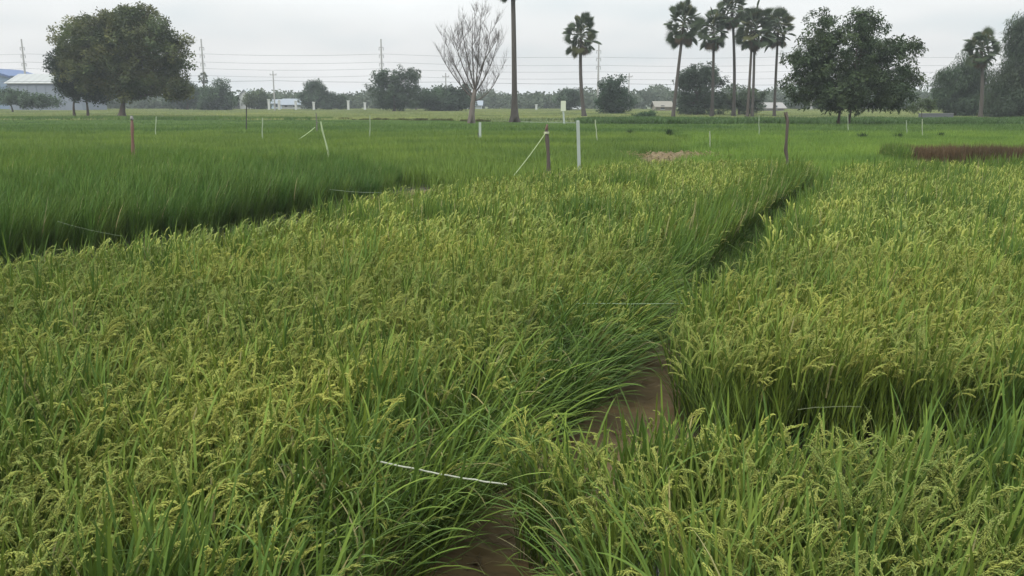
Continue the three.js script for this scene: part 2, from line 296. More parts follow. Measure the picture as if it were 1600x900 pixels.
// taller, darker growth left of the ditch
const D = [[-22, -5], [-13, -8.2], [-8.6, -12.1], [-5.9, -15.8], [-4.5, -19.4], [-3.3, -23.6], [-3.4, -26.6], [-7, -34], [-14, -38], [-30, -38]];
const D_FRONT = [[-22, -5], [-13, -8.2], [-8.6, -12.1], [-5.9, -15.8], [-4.5, -19.4], [-3.3, -23.6]];
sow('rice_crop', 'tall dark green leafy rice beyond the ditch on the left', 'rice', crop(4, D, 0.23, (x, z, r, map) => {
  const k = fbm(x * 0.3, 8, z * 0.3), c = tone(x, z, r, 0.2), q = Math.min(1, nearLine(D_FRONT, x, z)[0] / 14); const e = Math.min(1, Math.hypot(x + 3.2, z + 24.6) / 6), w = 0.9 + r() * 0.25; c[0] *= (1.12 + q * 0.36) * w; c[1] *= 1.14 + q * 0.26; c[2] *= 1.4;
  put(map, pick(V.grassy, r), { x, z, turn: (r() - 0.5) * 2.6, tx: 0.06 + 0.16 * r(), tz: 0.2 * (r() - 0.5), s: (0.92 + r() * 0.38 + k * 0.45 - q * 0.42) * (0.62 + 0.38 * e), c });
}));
// smooth young rice further off
const YOUNG = [0.115, 0.185, 0.036], YOUNG2 = [0.155, 0.215, 0.05];
const young = Array.from({ length: 4 }, (_, k) => lawn(2000 + k, 1.5, 520, 0.62, 0.020, YOUNG, YOUNG2, 0.35));
const youngFar = Array.from({ length: 4 }, (_, k) => lawn(2100 + k, 3.3, 620, 0.6, 0.05, [0.095, 0.165, 0.04], [0.125, 0.19, 0.046], 0.4));
const lay = (set, c0, k = 0.22, s0 = 1, f = 0.08) => (x, z, r, map) => { const n = fbm(x * f, 4, z * f * 2.5) * 0.6 + fbm(x * 0.4, 6, z * 0.7) * 0.25 + (r() - 0.5) * k; put(map, pick(set, r), { x, z, turn: r() * 6.283, s: s0 * (0.88 + r() * 0.26), sy: z < -125 ? 1 : 1 - 0.6 * THREE.MathUtils.smoothstep(-z, 80, 100), c: c0.map((q, i) => q * (1 + n * [1.2, 0.9, 0.6][i])) }); };
const E1 = [[-3.5, -27.0], [-2.2, -26.4], [-1.0, -25.2], [0.9, -25.4], [3.0, -28.5], [5.0, -33], [7.5, -43], [9.5, -50], [10, -62], [-48, -62], [-30, -37], [-14, -37], [-7, -33], [-3.6, -27]];
sow('young_rice', 'smooth young green rice beyond the posts on the left', 'rice', crop(5, E1, 1.15, lay(young, [1.06, 1.06, 1])));
const PIT = [[12.4, -27.6], [30, -27.6], [32, -34], [14.6, -34]];
const E2 = [[9.6, -25], [10.6, -25.3], [11.5, -25.4], [14.5, -34.2], [14.6, -35.4], [40, -35.4], [46, -62], [12, -62], [10.5, -50], [8.6, -43.5], [6.6, -34], [6.4, -30.5], [8.4, -27]];
sow('young_rice', 'bright green young rice behind the crooked pole on the right', 'rice', crop(6, E2, 1.15, lay(young, [1.14, 1.2, 1.05])));
const E3 = [[-90, -61], [60, -61], [75, -96], [10, -98], [-8, -118], [-40, -134], [-110, -134]];
sow('young_rice', 'darker green rice reaching back to the palms', 'rice', crop(7, E3, 2.5, lay(youngFar, [1, 1.02, 1])));
const rough = Array.from({ length: 4 }, (_, k) => lawn(2200 + k, 5, 520, 0.45, 0.11, [0.19, 0.25, 0.08], [0.28, 0.29, 0.125], 0.7));
const G1 = [[-240, -137], [-2, -120], [60, -131], [240, -131], [240, -330], [-240, -330]];
sow('rough_grass', 'pale rough grass between the rice and the far trees', 'grass', crop(8, G1, 4.1, lay(rough, [1, 1, 1], 0.2, 1, 0.03)));
const bank = Array.from({ length: 4 }, (_, k) => lawn(2300 + k, 2.6, 420, 1.3, 0.055, [0.058, 0.11, 0.03], [0.085, 0.145, 0.04], 0.5));
const G2 = [[9, -104], [40, -98], [110, -98], [110, -118], [40, -118], [9, -124]];
sow('tall_grass', 'dark tall grass bank across the field in front of the palms', 'grass', crop(9, G2, 2.1, (x, z, r, map) => { const n = fbm(x * 0.1, 4, z * 0.2); put(map, pick(bank, r), { x, z, turn: r() * 6.283, s: 0.8 + n * 0.4 + r() * 0.3, sy: 0.6, c: [1, 1, 1].map(q => q * (1 + n * 0.6)) }); }));
const G3 = [[-140, -133.4], [-36, -133], [-3, -117.5], [-3, -119], [-36, -135], [-140, -135.6]];
sow('dry_grass', 'thin brownish grass bund running below the big tree', 'grass', crop(10, G3, 0.9, (x, z, r, map) => put(map, pick(bank, r), { x, z, turn: r() * 6.283, s: 0.2 + r() * 0.2, c: [1.15, 0.66, 0.7] })));
// the red-brown stems of a cut-open plot on the right
{
  const stalk = Array.from({ length: 3 }, (_, k) => lawn(2400 + k, 0.7, 260, 0.78, 0.016, [0.1, 0.068, 0.036], [0.145, 0.1, 0.055], 0.12));
  sow('rice_stubble', 'red-brown dead rice stems standing along the cut edge at right', 'rice stems', crop(11, [[15.1, -34.1], [36, -34.1], [36, -35.6], [15.1, -35.6]], 0.42, (x, z, r, map) => put(map, pick(stalk, r), { x, z, turn: r() * 6.283, s: 1.03 + r() * 0.14, c: tone(x, z, r) })));
  sow('rice_crop', 'short dark green rice corner left of the red-brown stems', 'rice', crop(12, [[13.7, -32.0], [14.2, -32.0], [15.2, -34.6], [15.2, -35.2], [14.5, -35.2], [14.2, -33.8]], 0.2, (x, z, r, map) => put(map, pick(V.leafyFar, r), { x, z, turn: r() * 6.28, tx: 0.1, s: 0.9 + r() * 0.12, c: tone(x, z, r) })));
}

// ---------------------------------------------------------------- trees
function clump(seed, n, len, wid, o = {}) {          // a spray of leaves filling a ball of radius 1
  const r = rng(seed), t = new Tri();
  for (let k = 0; k < n; k++) {
    let x, y, z; do { x = r() * 2 - 1; y = r() * 2 - 1; z = r() * 2 - 1; } while (x * x + y * y + z * z > 1);
    const a = r() * 6.283, el = (r() - 0.5) * 1.6 - (o.droop || 0), d = [Math.cos(a) * Math.cos(el), Math.sin(el), Math.sin(a) * Math.cos(el)], s = [-Math.sin(a), (r() - 0.5) * 0.9, Math.cos(a)];
    const L = len * (0.6 + r() * 0.7), W = wid * (0.6 + r() * 0.6), c = jit([1, 1, 1], r, 0.28); y *= o.flat || 1;
    const i0 = t.v(x, y, z, c), i1 = t.v(x + d[0] * L * 0.5 + s[0] * W, y + d[1] * L * 0.5 + s[1] * W, z + d[2] * L * 0.5 + s[2] * W, c), i2 = t.v(x + d[0] * L, y + d[1] * L - L * 0.12, z + d[2] * L, c), i3 = t.v(x + d[0] * L * 0.5 - s[0] * W, y + d[1] * L * 0.5 - s[1] * W, z + d[2] * L * 0.5 - s[2] * W, c);
    t.f(i0, i1, i2, i0, i2, i3);
  }
  return t.geo();
}
const CL = {
  round: [1, 2, 3].map(k => clump(3000 + k, 46, 0.5, 0.14, { flat: 0.8 })), fine: [1, 2, 3].map(k => clump(3100 + k, 60, 0.36, 0.075)),
  weep: [1, 2, 3].map(k => clump(3200 + k, 48, 0.75, 0.06, { droop: 0.7 })), spray: [1, 2, 3].map(k => clump(3300 + k, 40, 0.6, 0.11, { droop: 0.35, flat: 0.6 })),
};
const foliage = new THREE.MeshPhysicalMaterial({ vertexColors: true, roughness: 0.8, transmission: 0.3, thickness: 0, specularIntensity: 0.3, side: THREE.DoubleSide });
const BARK = [0.07, 0.052, 0.04];
function bez(a, b, c, n) { const q = []; for (let k = 0; k <= n; k++) { const s = k / n, u = 1 - s; q.push([0, 1, 2].map(i => u * u * a[i] + 2 * u * s * b[i] + s * s * c[i])); } return q; }
// lobes are [px, py, rx, ry] of the crown's outline as it stands D metres off
function tree(name, label, o) {
  const D = o.D, r = rng(o.seed), base = atD(o.base[0], 160, D); base.y = 0;
  const g = thing(name, base, label, o.category || 'tree', o.group);
  const k = D * CP / F * 1.02, lobes = o.lobes.map(([x, y, rx, ry, dz]) => { const p = atD(x, y, D); return { p: p.sub(base).add(new THREE.Vector3(0, 0, dz ?? (r() - 0.5) * rx * k * 0.5)), rx: rx * k, ry: ry * k }; });
  const trunks = o.trunks || [[o.base[0], o.width || 4]];
  const fork = o.fork ? atD(o.base[0], o.fork, D).y : null;
  trunks.forEach(([px, w], i) => {
    const bx = (px - o.base[0]) * k, t = new Tri(), rad = w * k / 2, mid = lobes[i % lobes.length].p;
    const top = [bx * 0.7 + mid.x * 0.2, fork ?? Math.max(0.8, mid.y * 0.5), mid.z * 0.2];
    const pts = bez([bx, -0.1, 0], [bx + (r() - 0.5) * rad * 2, top[1] * 0.5, 0], top, 8);
    t.rod(pts, s => rad * (1 - 0.45 * s) * (1 + (o.flare ?? 0.6) * Math.exp(-s * 6)), 9, jit(o.bark || BARK, r, 0.2));
    const tm = mesh('trunk', t.geo(), matt, g);
    lobes.forEach((l, j) => {
      if (j % trunks.length !== i) return;
      const b = new Tri(), to = [l.p.x, l.p.y - l.ry * 0.1, l.p.z];
      b.rod(bez(top, [top[0] * 0.7 + to[0] * 0.3, top[1] * 0.35 + to[1] * 0.65, to[2] * 0.3], to, 7), s => rad * (0.5 - 0.4 * s), 6, o.bark || BARK);
      for (let q = 0; q < 5; q++) { const a = r() * 6.28, e = [to[0] + Math.cos(a) * l.rx * 0.75, to[1] + (r() - 0.35) * l.ry * 1.2, to[2] + Math.sin(a) * l.rx * 0.75], st = mix(top, to, 0.55 + r() * 0.3); b.rod(bez(st, mix(st, e, 0.5).map((v, n) => n === 1 ? v + 0.3 * l.ry : v), e, 4), s => rad * (0.16 - 0.12 * s), 4, o.bark || BARK); }
      mesh('limb', b.geo(), matt, g);
    });
  });
  const subs = [];                 // each lobe breaks up into smaller bosses of leaves
  for (const l of lobes) {
    const m = o.boss ?? 9; subs.push({ p: l.p, rx: l.rx * 0.72, ry: l.ry * 0.72 });
    for (let q = 0; q < m; q++) { const a = q * 2.39996 + r(), u = 1 - 2 * (q + 0.5) / m, s = Math.sqrt(1 - u * u), f = (0.34 + r() * 0.2), e = 1 - f * 0.75 + (r() - 0.4) * (o.ragged ?? 0.22); subs.push({ p: new THREE.Vector3(l.p.x + Math.cos(a) * s * l.rx * e, l.p.y + u * l.ry * e, l.p.z + Math.sin(a) * s * l.rx * e), rx: l.rx * f * (1 + r() * 0.35), ry: Math.max(l.ry, l.rx * 0.6) * f * 0.9 }); }
  }
  const set = CL[o.kind || 'round'], list = set.map(() => []), cs = (o.clump || 8) * k;
  for (const l of subs) {
    const area = 4 * Math.PI * Math.pow((Math.pow(l.rx * l.ry, 1.6) * 2 + Math.pow(l.rx * l.rx, 1.6)) / 3, 1 / 1.6), n = Math.round(area / (cs * cs) * (o.dense || 1.5) * 0.4);
    for (let q = 0; q < n; q++) {
      const a = r() * 6.283, u = r() * 2 - 1, s = Math.sqrt(1 - u * u), rr = 0.55 + 0.45 * Math.sqrt(r()) + (r() - 0.5) * 0.16;
      const x = l.p.x + Math.cos(a) * s * l.rx * rr, y = l.p.y + u * l.ry * rr, z = l.p.z + Math.sin(a) * s * l.rx * rr;
      if (fbm(x / (cs * 2.2) + o.seed, y / (cs * 2.2), z / (cs * 2.2), 3) > (o.gap ?? 0.2) * 0.62) continue;
      if (y < 0.15 + cs * 0.3) continue;
      const tn = 1 + fbm(x / (cs * 3) + 50, y / (cs * 3), z / (cs * 3), 2) * 0.8 + (r() - 0.5) * 0.16;
      list[q % set.length].push({ x, y, z, s: cs * (0.65 + r() * 0.7), c: mix(o.color, o.color2 || o.color, Math.max(0, Math.min(1, 0.5 + fbm(x / (cs * 4), y / (cs * 4) + 9, z / (cs * 4), 2) * 2.2))).map(v => v * tn) });
    }
  }
  const crown = new THREE.Group(); crown.name = 'crown'; crown.userData.kind = 'stuff'; g.add(crown);
  set.forEach((geo, i) => {
    if (!list[i].length) return;
    const im = new THREE.InstancedMesh(geo, foliage, list[i].length); im.name = 'leaves'; im.userData.kind = 'stuff'; im.castShadow = im.receiveShadow = true;
    list[i].forEach((e, q) => { Q.setFromEuler(new THREE.Euler((r() - 0.5) * (o.kind === 'weep' ? 0.5 : 1.6), r() * 6.283, (r() - 0.5) * (o.kind === 'weep' ? 0.5 : 1.6))); im.setMatrixAt(q, M4.compose(VV.set(e.x, e.y, e.z), Q, SS.set(e.s, e.s, e.s))); im.setColorAt(q, new THREE.Color().setRGB(...e.c)); });
    crown.add(im);
  });
  return g;
}
const T_GREEN = [0.07, 0.098, 0.034], T_DARK = [0.035, 0.054, 0.03], T_OLIVE = [0.118, 0.12, 0.038], T_BLUE = [0.055, 0.085, 0.046];

tree('rain_tree', 'huge round-crowned spreading tree on a flared trunk at the left', { D: 142, base: [188, 186], width: 10, flare: 1.9, fork: 158, seed: 11, clump: 8, dense: 0.75, ragged: 0.4, boss: 12, gap: 0.14, color: T_OLIVE, color2: T_GREEN,
  lobes: [[205, 55, 48, 38], [150, 62, 42, 36], [115, 75, 30, 28], [180, 98, 52, 40], [245, 72, 36, 34], [272, 84, 26, 26], [232, 112, 46, 30], [140, 108, 40, 36], [255, 132, 34, 20], [205, 138, 34, 16], [210, 34, 34, 18], [160, 38, 24, 16], [284, 140, 14, 14]] });
tree('dark_tree', 'dark low tree on two thin trunks tucked left of the huge spreading tree', { D: 150, base: [125, 183], trunks: [[115, 4.5], [135, 4.5]], flare: 0.5, fork: 158, seed: 12, clump: 7, dense: 1.0, ragged: 0.4, gap: 0.28, color: T_DARK, color2: [0.039, 0.061, 0.031],
  lobes: [[110, 125, 30, 32], [135, 130, 30, 28], [98, 102, 18, 22], [120, 95, 24, 20], [150, 140, 20, 18]] });
tree('round_bush', 'dense dome-shaped dark bush standing alone right of the huge spreading tree', { D: 270, base: [338, 173], seed: 13, width: 5, clump: 5.5, dense: 1.0, ragged: 0.4, gap: 0.5, category: 'bush', color: [0.052, 0.085, 0.039], lobes: [[338, 151, 22, 23], [330, 158, 16, 15], [348, 158, 13, 15]] });
tree('round_bush', 'small round bush beside the pale gabled house', { D: 300, base: [402, 167], seed: 14, width: 4, clump: 5, dense: 1.0, ragged: 0.4, gap: 0.45, category: 'bush', color: T_GREEN, lobes: [[402, 155, 17, 13], [392, 160, 10, 8], [413, 160, 8, 7]] });
tree('spreading_tree', 'flat-topped far tree with a lower skirt right of the slim utility pole', { D: 290, base: [490, 170], seed: 15, clump: 5, width: 4, color: T_BLUE, gap: 0.3, dense: 1.0, ragged: 0.4, lobes: [[490, 136, 14, 8], [498, 146, 13, 9], [486, 155, 20, 12], [512, 158, 16, 12], [530, 160, 12, 10]] });
tree('bushy_tree', 'spiky-topped dark tree in front of the middle tall power pole', { D: 230, base: [615, 173], seed: 16, clump: 6, width: 5, kind: 'spray', color: [0.047, 0.072, 0.036], gap: 0.06, dense: 0.6, ragged: 0.6, boss: 12, lobes: [[615, 125, 24, 18], [605, 145, 26, 18], [632, 143, 22, 18], [640, 118, 12, 10], [598, 122, 14, 10], [617, 158, 32, 12]] });
tree('bushy_tree', 'wide low dark clump of trees left of the leafless tree', { D: 240, base: [692, 174], seed: 17, clump: 6, width: 5, color: [0.042, 0.068, 0.034], gap: 0.3, dense: 1.0, ragged: 0.4, lobes: [[672, 155, 22, 14], [700, 151, 26, 15], [722, 156, 18, 13], [690, 165, 30, 9], [728, 140, 8, 9]] });
tree('round_tree', 'neat round-topped tree right of the lone curved palm', { D: 186, base: [958, 180], seed: 18, clump: 6, width: 4, color: [0.047, 0.081, 0.042], gap: 0.34, dense: 1.0, ragged: 0.4, lobes: [[958, 140, 18, 17], [950, 155, 17, 16], [968, 157, 17, 16], [958, 166, 24, 13]] });
tree('small_tree', 'small far tree with a narrow raised crown left of the curved palm', { D: 260, base: [889, 172], seed: 19, clump: 5, width: 4, color: T_BLUE, gap: 0.3, dense: 1.0, ragged: 0.4, lobes: [[890, 146, 13, 8], [884, 156, 14, 10], [898, 158, 12, 10]] });
tree('bushy_tree', 'open-crowned dark tree behind the left two palms of the row', { D: 165, base: [1090, 182], seed: 20, clump: 6, width: 5, kind: 'spray', color: [0.047, 0.070, 0.039], gap: 0.06, dense: 0.6, ragged: 0.6, boss: 12, lobes: [[1085, 116, 22, 16], [1105, 118, 22, 15], [1070, 128, 16, 14], [1090, 145, 30, 18], [1118, 124, 14, 12], [1080, 165, 28, 14], [1105, 163, 22, 14]] });
tree('bushy_tree', 'lighter feathery bush behind the double-trunked palm', { D: 165, base: [1155, 182], seed: 21, clump: 6, width: 4, kind: 'spray', color: [0.065, 0.091, 0.046], gap: 0.05, dense: 0.42, ragged: 0.75, boss: 15, category: 'bush', lobes: [[1150, 150, 22, 14], [1172, 155, 22, 14], [1140, 163, 18, 12], [1165, 168, 24, 12], [1190, 152, 10, 10]] });
tree('feathery_tree', 'big open feathery tree with two trunks right of the palm row', { D: 87, base: [1320, 201], trunks: [[1313, 5.5], [1328, 5]], flare: 0.5, fork: 172, seed: 22, clump: 9, kind: 'spray', dense: 0.5, ragged: 0.6, boss: 15, gap: 0.05, color: [0.044, 0.070, 0.031], color2: [0.065, 0.091, 0.034],
  lobes: [[1320, 75, 46, 42], [1355, 45, 24, 26], [1285, 52, 28, 28], [1262, 95, 34, 32], [1300, 120, 50, 32], [1355, 95, 42, 36], [1395, 82, 34, 18], [1375, 130, 40, 24], [1335, 142, 60, 24], [1260, 138, 28, 18], [1415, 118, 22, 12], [1430, 72, 14, 7], [1438, 128, 10, 8], [1345, 22, 14, 14], [1390, 158, 26, 14], [1290, 156, 32, 12]] });
tree('weeping_tree', 'tall hazy green tree clump left of the dark palm at the right edge', { D: 150, base: [1495, 190], seed: 23, clump: 9, width: 6, kind: 'weep', dense: 1.1, ragged: 0.4, gap: 0.34, color: [0.062, 0.098, 0.044], color2: [0.052, 0.081, 0.042], lobes: [[1500, 130, 30, 34], [1476, 140, 16, 30], [1520, 110, 22, 28], [1510, 160, 36, 24], [1474, 118, 8, 12]] });
tree('weeping_tree', 'tall drooping tree at the right edge of the field', { D: 138, base: [1592, 190], seed: 24, clump: 9, width: 6, kind: 'weep', dense: 1.1, ragged: 0.4, gap: 0.3, color: [0.068, 0.091, 0.044], color2: [0.049, 0.075, 0.039], lobes: [[1590, 60, 16, 40], [1605, 50, 22, 34], [1595, 110, 28, 36], [1570, 135, 22, 36], [1600, 155, 40, 26], [1570, 165, 26, 18], [1640, 120, 40, 50]] });
tree('small_tree', 'thin wispy sapling in front of the low grey wall', { D: 118, base: [1442, 187], seed: 25, clump: 5, width: 2, kind: 'spray', dense: 0.6, ragged: 0.6, boss: 12, gap: 0.06, color: T_GREEN, lobes: [[1440, 160, 14, 7], [1430, 168, 10, 6], [1452, 166, 10, 6]] });
tree('round_bush', 'low dark bush at the foot of the leftmost palm of the row', { D: 128, base: [1010, 188], seed: 26, clump: 4, width: 3, category: 'bush', dense: 1.0, ragged: 0.4, gap: 0.4, color: [0.052, 0.098, 0.039], lobes: [[1012, 182, 14, 6], [1000, 185, 8, 5]] });
tree('bushy_tree', 'hazy broad tree between the huge spreading tree and the dome-shaped bush', { D: 285, base: [292, 170], seed: 27, clump: 6, width: 4, color: T_BLUE, dense: 1.0, ragged: 0.4, gap: 0.3, lobes: [[290, 140, 16, 13], [305, 150, 14, 12], [280, 156, 22, 12], [315, 160, 12, 9]] });
tree('round_bush', 'low bush in front of the warehouse at the left edge', { D: 215, base: [18, 166], seed: 28, clump: 6, width: 3, category: 'bush', dense: 1.0, ragged: 0.4, gap: 0.35, color: [0.058, 0.091, 0.046], lobes: [[8, 150, 14, 12], [30, 155, 18, 9], [60, 158, 22, 6]] });
{ // the far wood that closes the fields
  const r = rng(77), map = new Map();
  for (let px = -500; px < 2200; px += 3.2) {
    const D = 330 + fbm(px * 0.01, 3, 3) * 90 + r() * 60, h = 14 + 27 * fbm(px * 0.018, 1, 9) + 12 * fbm(px * 0.09, 1, 2) + (px > 900 ? 4 : 0);
    for (let q = 0; q < 5; q++) { const p = atD(px + r() * 6, 165 - r() * h, D), n = 1 + (r() - 0.5) * 0.4; put(map, pick(CL.round, r), { x: p.x, y: Math.max(0.6, p.y), z: -D + r() * 10, turn: r() * 6.28, s: 1.5 + r() * 1.3, c: [0.075 * n, 0.095 * n, 0.06 * n] }); }
  }
  const root = new THREE.Group(); root.name = 'far_wood'; scene.add(root); tag(root, 'low hazy line of far trees closing the fields', 'trees', null, 'stuff');
  for (const [g, a] of map) { const im = new THREE.InstancedMesh(g, foliage, a.length); im.name = 'leaves'; im.userData.kind = 'stuff'; a.forEach((e, k) => { Q.setFromEuler(new THREE.Euler(r() * 2, e.turn, 0)); im.setMatrixAt(k, M4.compose(VV.set(e.x, e.y, e.z), Q, SS.set(e.s, e.s, e.s))); im.setColorAt(k, new THREE.Color().setRGB(...e.c)); }); root.add(im); }
}

// ---------------------------------------------------------------- palms
function fan(seed, R, pet, c, dead) {            // one fan leaf: stalk along +x from the origin, pleated blade with split tips
  const r = rng(seed), t = new Tri(), n = 26, span = 4.0, drop = dead ? 0.7 : 0.12 + r() * 0.15;
  t.rod(bez([0, 0, 0], [pet * 0.5, 0.06 * pet, 0], [pet, -0.05 * pet, 0], 4), s => 0.06 - 0.03 * s, 4, mix(c, [0.12, 0.11, 0.05], 0.5));
  const hub = t.v(pet, -0.05 * pet, 0, c);
  for (let k = 0; k < n; k++) {
    const at = (a, q, up) => { const L = R * q * (1 - 0.1 * Math.abs(a) / span); return t.v(pet + Math.cos(a) * L, -0.05 * pet + up + 0.28 * R * Math.abs(Math.sin(a)) * q - drop * R * q * q * 0.6, Math.sin(a) * L, jit(c, r, 0.25)); };
    const a0 = -span / 2 + span * k / n, a1 = a0 + span / n, m = (a0 + a1) / 2, e = 0.9 + r() * 0.22;
    const p0 = at(a0, 0.55, -0.04), p1 = at(m, 0.62, 0.06), p2 = at(a1, 0.55, -0.04), tip = at(m, e, -0.02);
    t.f(hub, p0, p1, hub, p1, p2, p0, tip, p1, p1, tip, p2);
  }
  return t.geo();
}
const PALM_G = [0.055, 0.078, 0.034], PALM_Y = [0.10, 0.105, 0.038], PALM_DEAD = [0.115, 0.08, 0.045];
const fans = [0, 1, 2, 3, 4, 5].map(k => fan(4000 + k, [1.1, 1.0, 1.15, 1.05, 0.95, 1.1][k], [1.6, 1.2, 1.45, 1.7, 1.0, 1.3][k], k < 5 ? PALM_G : PALM_Y, false)), deadFans = [0, 1].map(k => fan(4100 + k, 1.05, 1.15, PALM_DEAD, true));
// base and head in pixels, D metres off; head is the growing point at the crown's centre, R its radius in pixels
function palm(label, o) {
  const D = o.D, r = rng(o.seed), base = atD(o.base, 160, D); base.y = 0;
  const g = thing('fan_palm', base, label, 'palm tree'), k = D * CP / F * 1.02, head = atD(o.head[0], o.head[1], D).sub(base);
  (o.stems || [[o.base, o.head[0]]]).forEach(([b, h]) => {
    const t = new Tri(), bx = (b - o.base) * k, top = [head.x + (h - o.head[0]) * k, head.y - 0.2, 0], w = (o.width || 6) * k / 2;
    t.rod(bez([bx, -0.1, 0], [bx + (o.bow || 0) * k, head.y * 0.45, 0.2], top, 14), s => w * (1 - 0.3 * s) * (1 + (o.swell || 0.5) * Math.exp(-s * 14) + 0.05 * Math.sin(s * 90)), 9, jit([0.06, 0.05, 0.042], r, 0.2));
    mesh('trunk', t.geo(), matt, g);
  });
  const n = Math.round((o.n || 34) * 1.55), sc = o.R * k / 2.55;
  for (let q = 0; q < n; q++) {
    const s = (q + 0.5) / n, el = Math.asin(Math.max(-1, Math.min(1, 0.99 - 1.95 * s))) + (r() - 0.5) * 0.5, az = q * 2.39996 + r() * 0.5;
    const dead = s > 0.88, m = mesh('frond', dead ? pick(deadFans, r) : pick(fans, r), foliage, g);
    const f = sc * (0.74 + r() * 0.3) * (dead ? 0.85 : 1);
    m.position.set(head.x, head.y + (0.45 - s) * 1.7 * sc, head.z); m.rotation.set(q % 2 ? (r() < 0.5 ? -1 : 1) * (0.8 + r() * 0.6) : (r() - 0.5) * 0.9, -az, el, 'YZX'); m.scale.setScalar(f);
  }
  return g;
}
palm('very tall palm whose crown passes the top of the picture, swollen at the foot', { D: 110, base: 804, head: [801, -34], R: 31, width: 8.5, swell: 1.5, seed: 31, n: 36 });
palm('lone palm with a curved trunk between the tall palm and the round tree', { D: 146, base: 914, head: [908, 56], R: 31, width: 6, swell: 0.9, bow: -10, seed: 32, n: 32 });
palm('leftmost palm of the row, its trunk leaning right', { D: 138, base: 1052, head: [1068, 38], R: 33, width: 5.5, bow: 4, seed: 33 });
palm('second palm from the left in the row, with a ragged skirt of dead fronds', { D: 146, base: 1113, head: [1115, 48], R: 31, width: 5, swell: 1.0, seed: 34 });
palm('tallest palm of the row, its straight trunk rising above the others', { D: 148, base: 1147, head: [1144, 14], R: 31, width: 5, swell: 0.9, seed: 35 });
palm('palm of the row with two trunks close together and a dense dark crown', { D: 142, base: 1172, head: [1180, 46], R: 34, width: 4.5, seed: 36, n: 44, stems: [[1169, 1176], [1176, 1179]] });
palm('rightmost palm of the row, beside the feathery tree', { D: 146, base: 1211, head: [1216, 46], R: 29, width: 4.5, bow: -2, seed: 37 });
palm('dark palm standing before the tree clump at the far right', { D: 128, base: 1534, head: [1534, 78], R: 29, width: 6, seed: 38, n: 38 });
palm('tiny far palm beside the left tall power pole', { D: 290, base: 319, head: [318, 122], R: 9, width: 2.5, seed: 39, n: 18 });
palm('tiny far palm right of the spiky-topped tree', { D: 270, base: 650, head: [650, 119], R: 10, width: 2.5, seed: 40, n: 20 });

{ // the leafless tree
  const D = 104, base = atD(736, 160, D); base.y = 0; const k = D * CP / F * 1.02, r = rng(51);
  const g = thing('bare_tree', base, 'leafless grey tree with upswept bare branches left of the tall palm', 'tree');
  const c = [0.09, 0.074, 0.064], P = (x, y) => { const p = atD(x, y, D).sub(base); return [p.x, p.y, 0]; };
  const t = new Tri(); t.rod([[0, -0.1, 0], ...[[737, 178], [739, 160], [742, 140]].map(q => P(...q))], s => (5 - 1.8 * s) * k * (1 + 0.5 * Math.exp(-s * 8)), 10, [0.12, 0.1, 0.085]);
  mesh('trunk', t.geo(), matt, g);
  // [start, bend, tip] of the main limbs
  const L = [[[740, 150], [715, 120], [694, 62]], [[741, 142], [720, 105], [704, 40]], [[742, 140], [728, 90], [720, 30]], [[742, 140], [736, 80], [738, 20]], [[743, 140], [748, 85], [752, 20]], [[742, 142], [760, 95], [768, 30]], [[742, 145], [770, 110], [780, 48]], [[740, 158], [768, 152], [786, 100]], [[740, 155], [712, 128], [690, 90]], [[742, 140], [750, 100], [776, 66]]];
  for (const [a, b, e] of L) {
    const p0 = P(...a), p2 = P(...e), dz = (r() - 0.5) * 5, pts = bez(p0, [P(...b)[0], P(...b)[1], dz * 0.5], [p2[0], p2[1], dz], 12), m = new Tri();
    m.rod(pts, s => (1.35 - 1.1 * s) * k, 6, c); const limb = mesh('limb', m.geo(), matt, g);
    const w = new Tri();
    const twig = (o, d, len, rad, lv) => {
      const q = [o.slice()]; let p = o.slice(), v = d.slice();
      for (let i = 0; i < 5; i++) { p = p.map((x, n) => x + v[n] * len / 5); v = [v[0] * 0.93 + (r() - 0.5) * 0.16, v[1] + 0.1, v[2] * 0.93 + (r() - 0.5) * 0.16]; q.push(p.slice()); }
      w.rod(q, s => rad * (1 - 0.75 * s), 3, jit(c, r, 0.3));
      if (lv) for (let i = 0; i < 5; i++) { const o2 = q[1 + Math.floor(r() * 4)]; twig(o2, [v[0] + (r() - 0.5) * 1.1, 0.8, v[2] + (r() - 0.5) * 1.1], len * (0.4 + r() * 0.3), rad * 0.6, lv - 1); }
    };
    for (let i = 0; i < 11; i++) { const s = Math.floor(3 + r() * 9), o = pts[s], a2 = r() * 6.28; twig(o, [Math.cos(a2) * 0.55, 0.75, Math.sin(a2) * 0.55], 1.2 + r() * 1.4, 0.35 * k, 2); }
    const tw = mesh('twigs', w.geo(), matt, limb); tw.userData.kind = 'stuff';
  }
}

// ---------------------------------------------------------------- posts, strings, small things in the fields
function stake(name, label, category, top, foot, h, w, c, o = {}) {   // foot: where it leaves the crop (height h)
  const f = onH(foot[0], foot[1], h), t0 = atD(top[0], top[1], -f.z), b = f.clone().add(f.clone().sub(t0).multiplyScalar(h / Math.max(0.2, t0.y - h))); b.y = 0;
  const g = thing(name, b, label, category, o.group), r = rng(o.seed || 5), v = t0.clone().sub(b), t = new Tri(), n = o.segs || 6, pts = [];
  for (let k = 0; k <= n; k++) { const s = k / n, wob = o.wob || 0; pts.push([v.x * s + (r() - 0.5) * wob * (k && k < n ? 1 : 0.3), v.y * s - (k ? 0 : 0.1), (r() - 0.5) * wob]); }
  if (o.square) { t.box(-w, -0.1, -w, w, v.y, w, c); const q = t.p; for (let i = 0; i < q.length; i += 3) if (q[i + 1] > 0) q[i] += v.x; }
  else t.rod(pts, s => w * (1 - (o.taper || 0.2) * s) * (1 + (o.knots ? 0.22 * Math.sin(s * 23 + 1) : 0)), 8, c);
  mesh('shaft', t.geo(), paint, g);
  return [g, v, t0];
}
